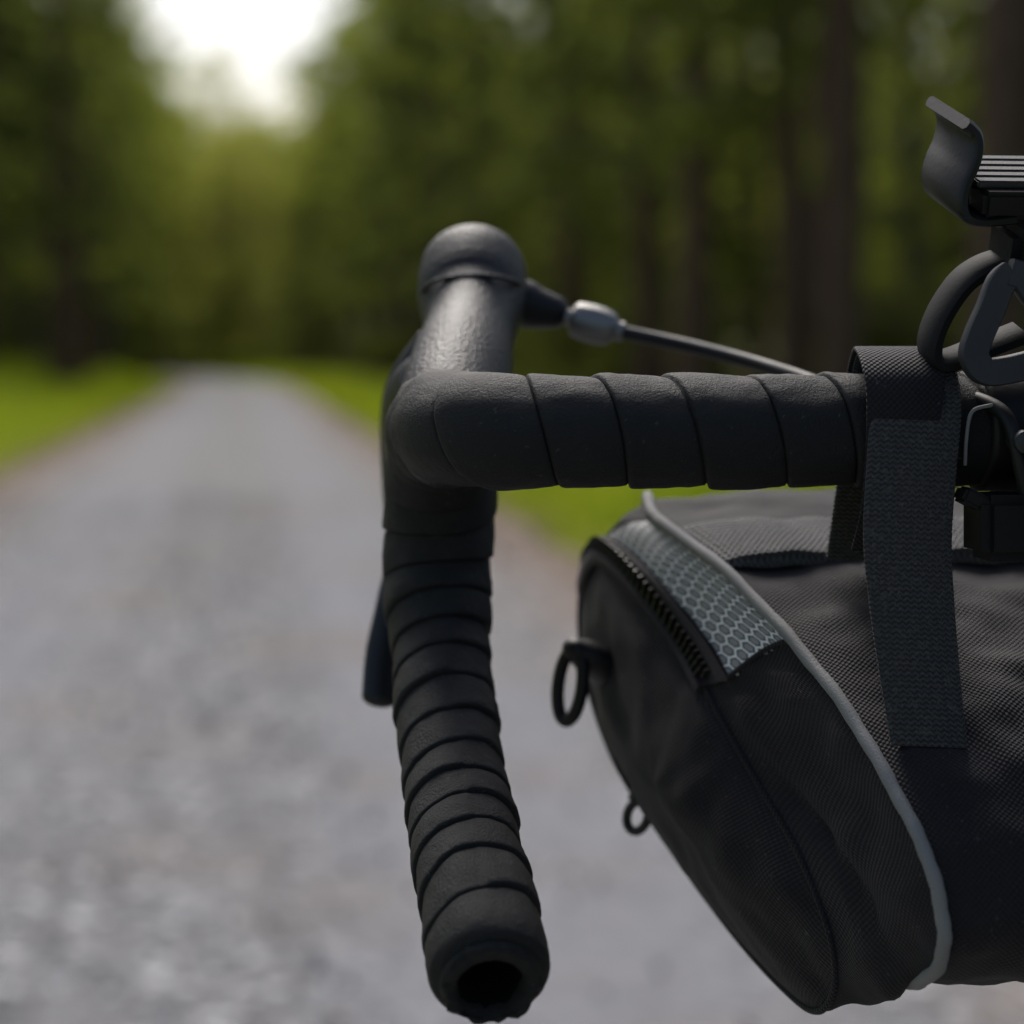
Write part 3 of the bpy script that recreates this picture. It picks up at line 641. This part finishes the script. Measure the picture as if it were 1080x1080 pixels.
for (u,v,k,s) in [(88,-7.0,2,1.35),(98,-7.2,2,1.5),(106,-6.3,0,1.55),(112,-8.0,2,1.5),(80,-8.0,0,1.4),(88,6.0,2,1.3),(98,6.9,0,1.55),(106,7.2,2,1.5),(112,6.5,0,1.6),(78,6.2,0,1.3)]:
    put('beech_tree',BR[k],u,v,s,rel=False)
forest=empty('forest')
def ok(u,v,dm): return all((u-a)**2+(v-b)**2>dm*dm for a,b in used)
cnt=0
for i in range(4000):
    u=random.uniform(8,116); side=random.choice((-1,1,1)); v=side*(random.uniform(6.5,42) if side>0 else random.uniform(6.8,22))
    vmax=8+abs(u)*.42
    if abs(v)>vmax or not ok(u,v+vc(min(u,135)),3.3+abs(v)*.02): continue
    if random.random()<.28: put('tree_%03d'%cnt,random.choice(BR[:2]),u,v,random.uniform(.7,1.1),forest)
    else: put('tree_%03d'%cnt,random.choices(SP,[4,3,5,1])[0],u,v,random.uniform(.8,1.15),forest)
    cnt+=1
    if cnt>225: break
for i in range(56):
    u=random.uniform(118,160); v=random.uniform(-18,18)
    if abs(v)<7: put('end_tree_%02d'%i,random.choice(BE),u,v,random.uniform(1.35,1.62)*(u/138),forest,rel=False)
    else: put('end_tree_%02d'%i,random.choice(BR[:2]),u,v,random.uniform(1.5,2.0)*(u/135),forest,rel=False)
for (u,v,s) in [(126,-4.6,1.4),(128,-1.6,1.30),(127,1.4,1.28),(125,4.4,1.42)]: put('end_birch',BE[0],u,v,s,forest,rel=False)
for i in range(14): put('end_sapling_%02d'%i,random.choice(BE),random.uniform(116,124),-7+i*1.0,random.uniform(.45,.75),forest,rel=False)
for i in range(60):
    u=random.uniform(110,190); v=random.choice((random.uniform(-45,-12),random.uniform(12,78),random.uniform(12,78)))
    put('back_tree_%02d'%i,random.choice(SP[:3]),u,v,random.uniform(1.4,1.9),forest,rel=False)
und=empty('undergrowth')
for i in range(170):
    u=random.uniform(8,110); side=random.choice((-1,1,1)); v=side*(3.9+abs(random.gauss(0,1))*7)
    if side<0: v-=2.2
    put('shrub_%03d'%i,random.choice(BU),u,v,random.uniform(.4,1.1),und)
for i in range(40): put('shrub_far_%02d'%i,random.choice(BU),random.uniform(104,122),random.uniform(-16,14),random.uniform(1.,1.8),und,rel=False)
N=80000
uu=6+ (rng.random(N)**1.6)*105; right=rng.random(N)<.42
vv=np.where(right,1.72+np.abs(rng.random(N)**1.1)*2.2,-(2.05+rng.random(N)**1.1*7.5))
hh=rng.uniform(.06,.20,N)*np.where(right,np.clip((vv-1.6)/.7,.25,1.2),np.clip((-vv-1.95)/.8,.25,1.3))
base=np.array([G(u,v+vc(u)) for u,v in zip(uu,vv)]); a=rng.uniform(0,6.283,N); wd=.006+.0011*np.sqrt(uu)*2; lean=rng.normal(0,.4,(N,2))*hh[:,None]
dx=np.stack([np.cos(a)*wd,np.sin(a)*wd,np.zeros(N)],1); top=base+np.stack([lean[:,0],lean[:,1],hh],1)
V=np.stack([base-dx,base+dx,top+dx*.25,top-dx*.25],1).reshape(-1,3)
V[:, 2]-=.004
LFG=m_leaf('grass_blades',(.20,.28,.022),(.42,.48,.05),.5)
me=qmesh('grass',[V],[np.arange(4*N).reshape(N,4)],[0],[LFG]); link(bpy.data.objects.new('grass',me))
N=2600; u=rng.uniform(3,40,N); s_=rng.random(N)<.5; v=np.where(s_,1.8+rng.normal(0,.3,N),-2.1+rng.normal(0,.35,N)); c=np.array([G(a,b) for a,b in zip(u,v)]); c[:,2]+=.025
Vv,Qq=leaves(c,.05,.6,1.); ml=M('dry_leaf'); g_=ml.n('ShaderNodeNewGeometry'); ml.bsdf(ml.ramp(g_.outputs['Random Per Island'],[(0,(.12,.055,.025)),(.6,(.26,.15,.08)),(1,(.36,.25,.14))]),.8)
me=qmesh('fallen_leaves',[Vv],[Qq],[0],[ml.m]); link(bpy.data.objects.new('fallen_leaves',me))

# ================================================================== LIGHT / WORLD / CAMERA
w=bpy.data.worlds.new('World'); scene.world=w; w.use_nodes=True; nt=w.node_tree; bg=nt.nodes['Background']
sky=nt.nodes.new('ShaderNodeTexSky'); sky.sky_type='NISHITA'; sky.sun_disc=False
SE=math.radians(50); az=math.radians(-10)   # sun ahead, along the ride
sky.sun_elevation=SE; sky.sun_rotation=az; sky.air_density=.95; sky.dust_density=4.0; sky.ozone_density=1.1
nt.links.new(sky.outputs[0],bg.inputs[0]); bg.inputs[1].default_value=.15
sd=bpy.data.lights.new('sun','SUN'); sd.energy=3.0; sd.angle=math.radians(24); sd.color=(1,.97,.93); so=link(bpy.data.objects.new('sun',sd))
dirv=Vector((math.sin(az)*math.cos(SE),math.cos(az)*math.cos(SE),math.sin(SE))); so.rotation_euler=dirv.to_track_quat('Z','Y').to_euler()
cam=bpy.data.cameras.new('camera'); co=link(bpy.data.objects.new('camera',cam)); scene.camera=co
co.location=(0,0,H); co.rotation_euler=(math.radians(90),0,0); cam.sensor_width=24; cam.lens=50; cam.shift_y=-165/1080; cam.clip_start=.02; cam.clip_end=4000
cam.dof.use_dof=True; cam.dof.focus_distance=.650; cam.dof.aperture_fstop=4.2
scene.view_settings.view_transform='Standard'; scene.view_settings.look='None'; scene.view_settings.exposure=0
print('TREES',cnt)
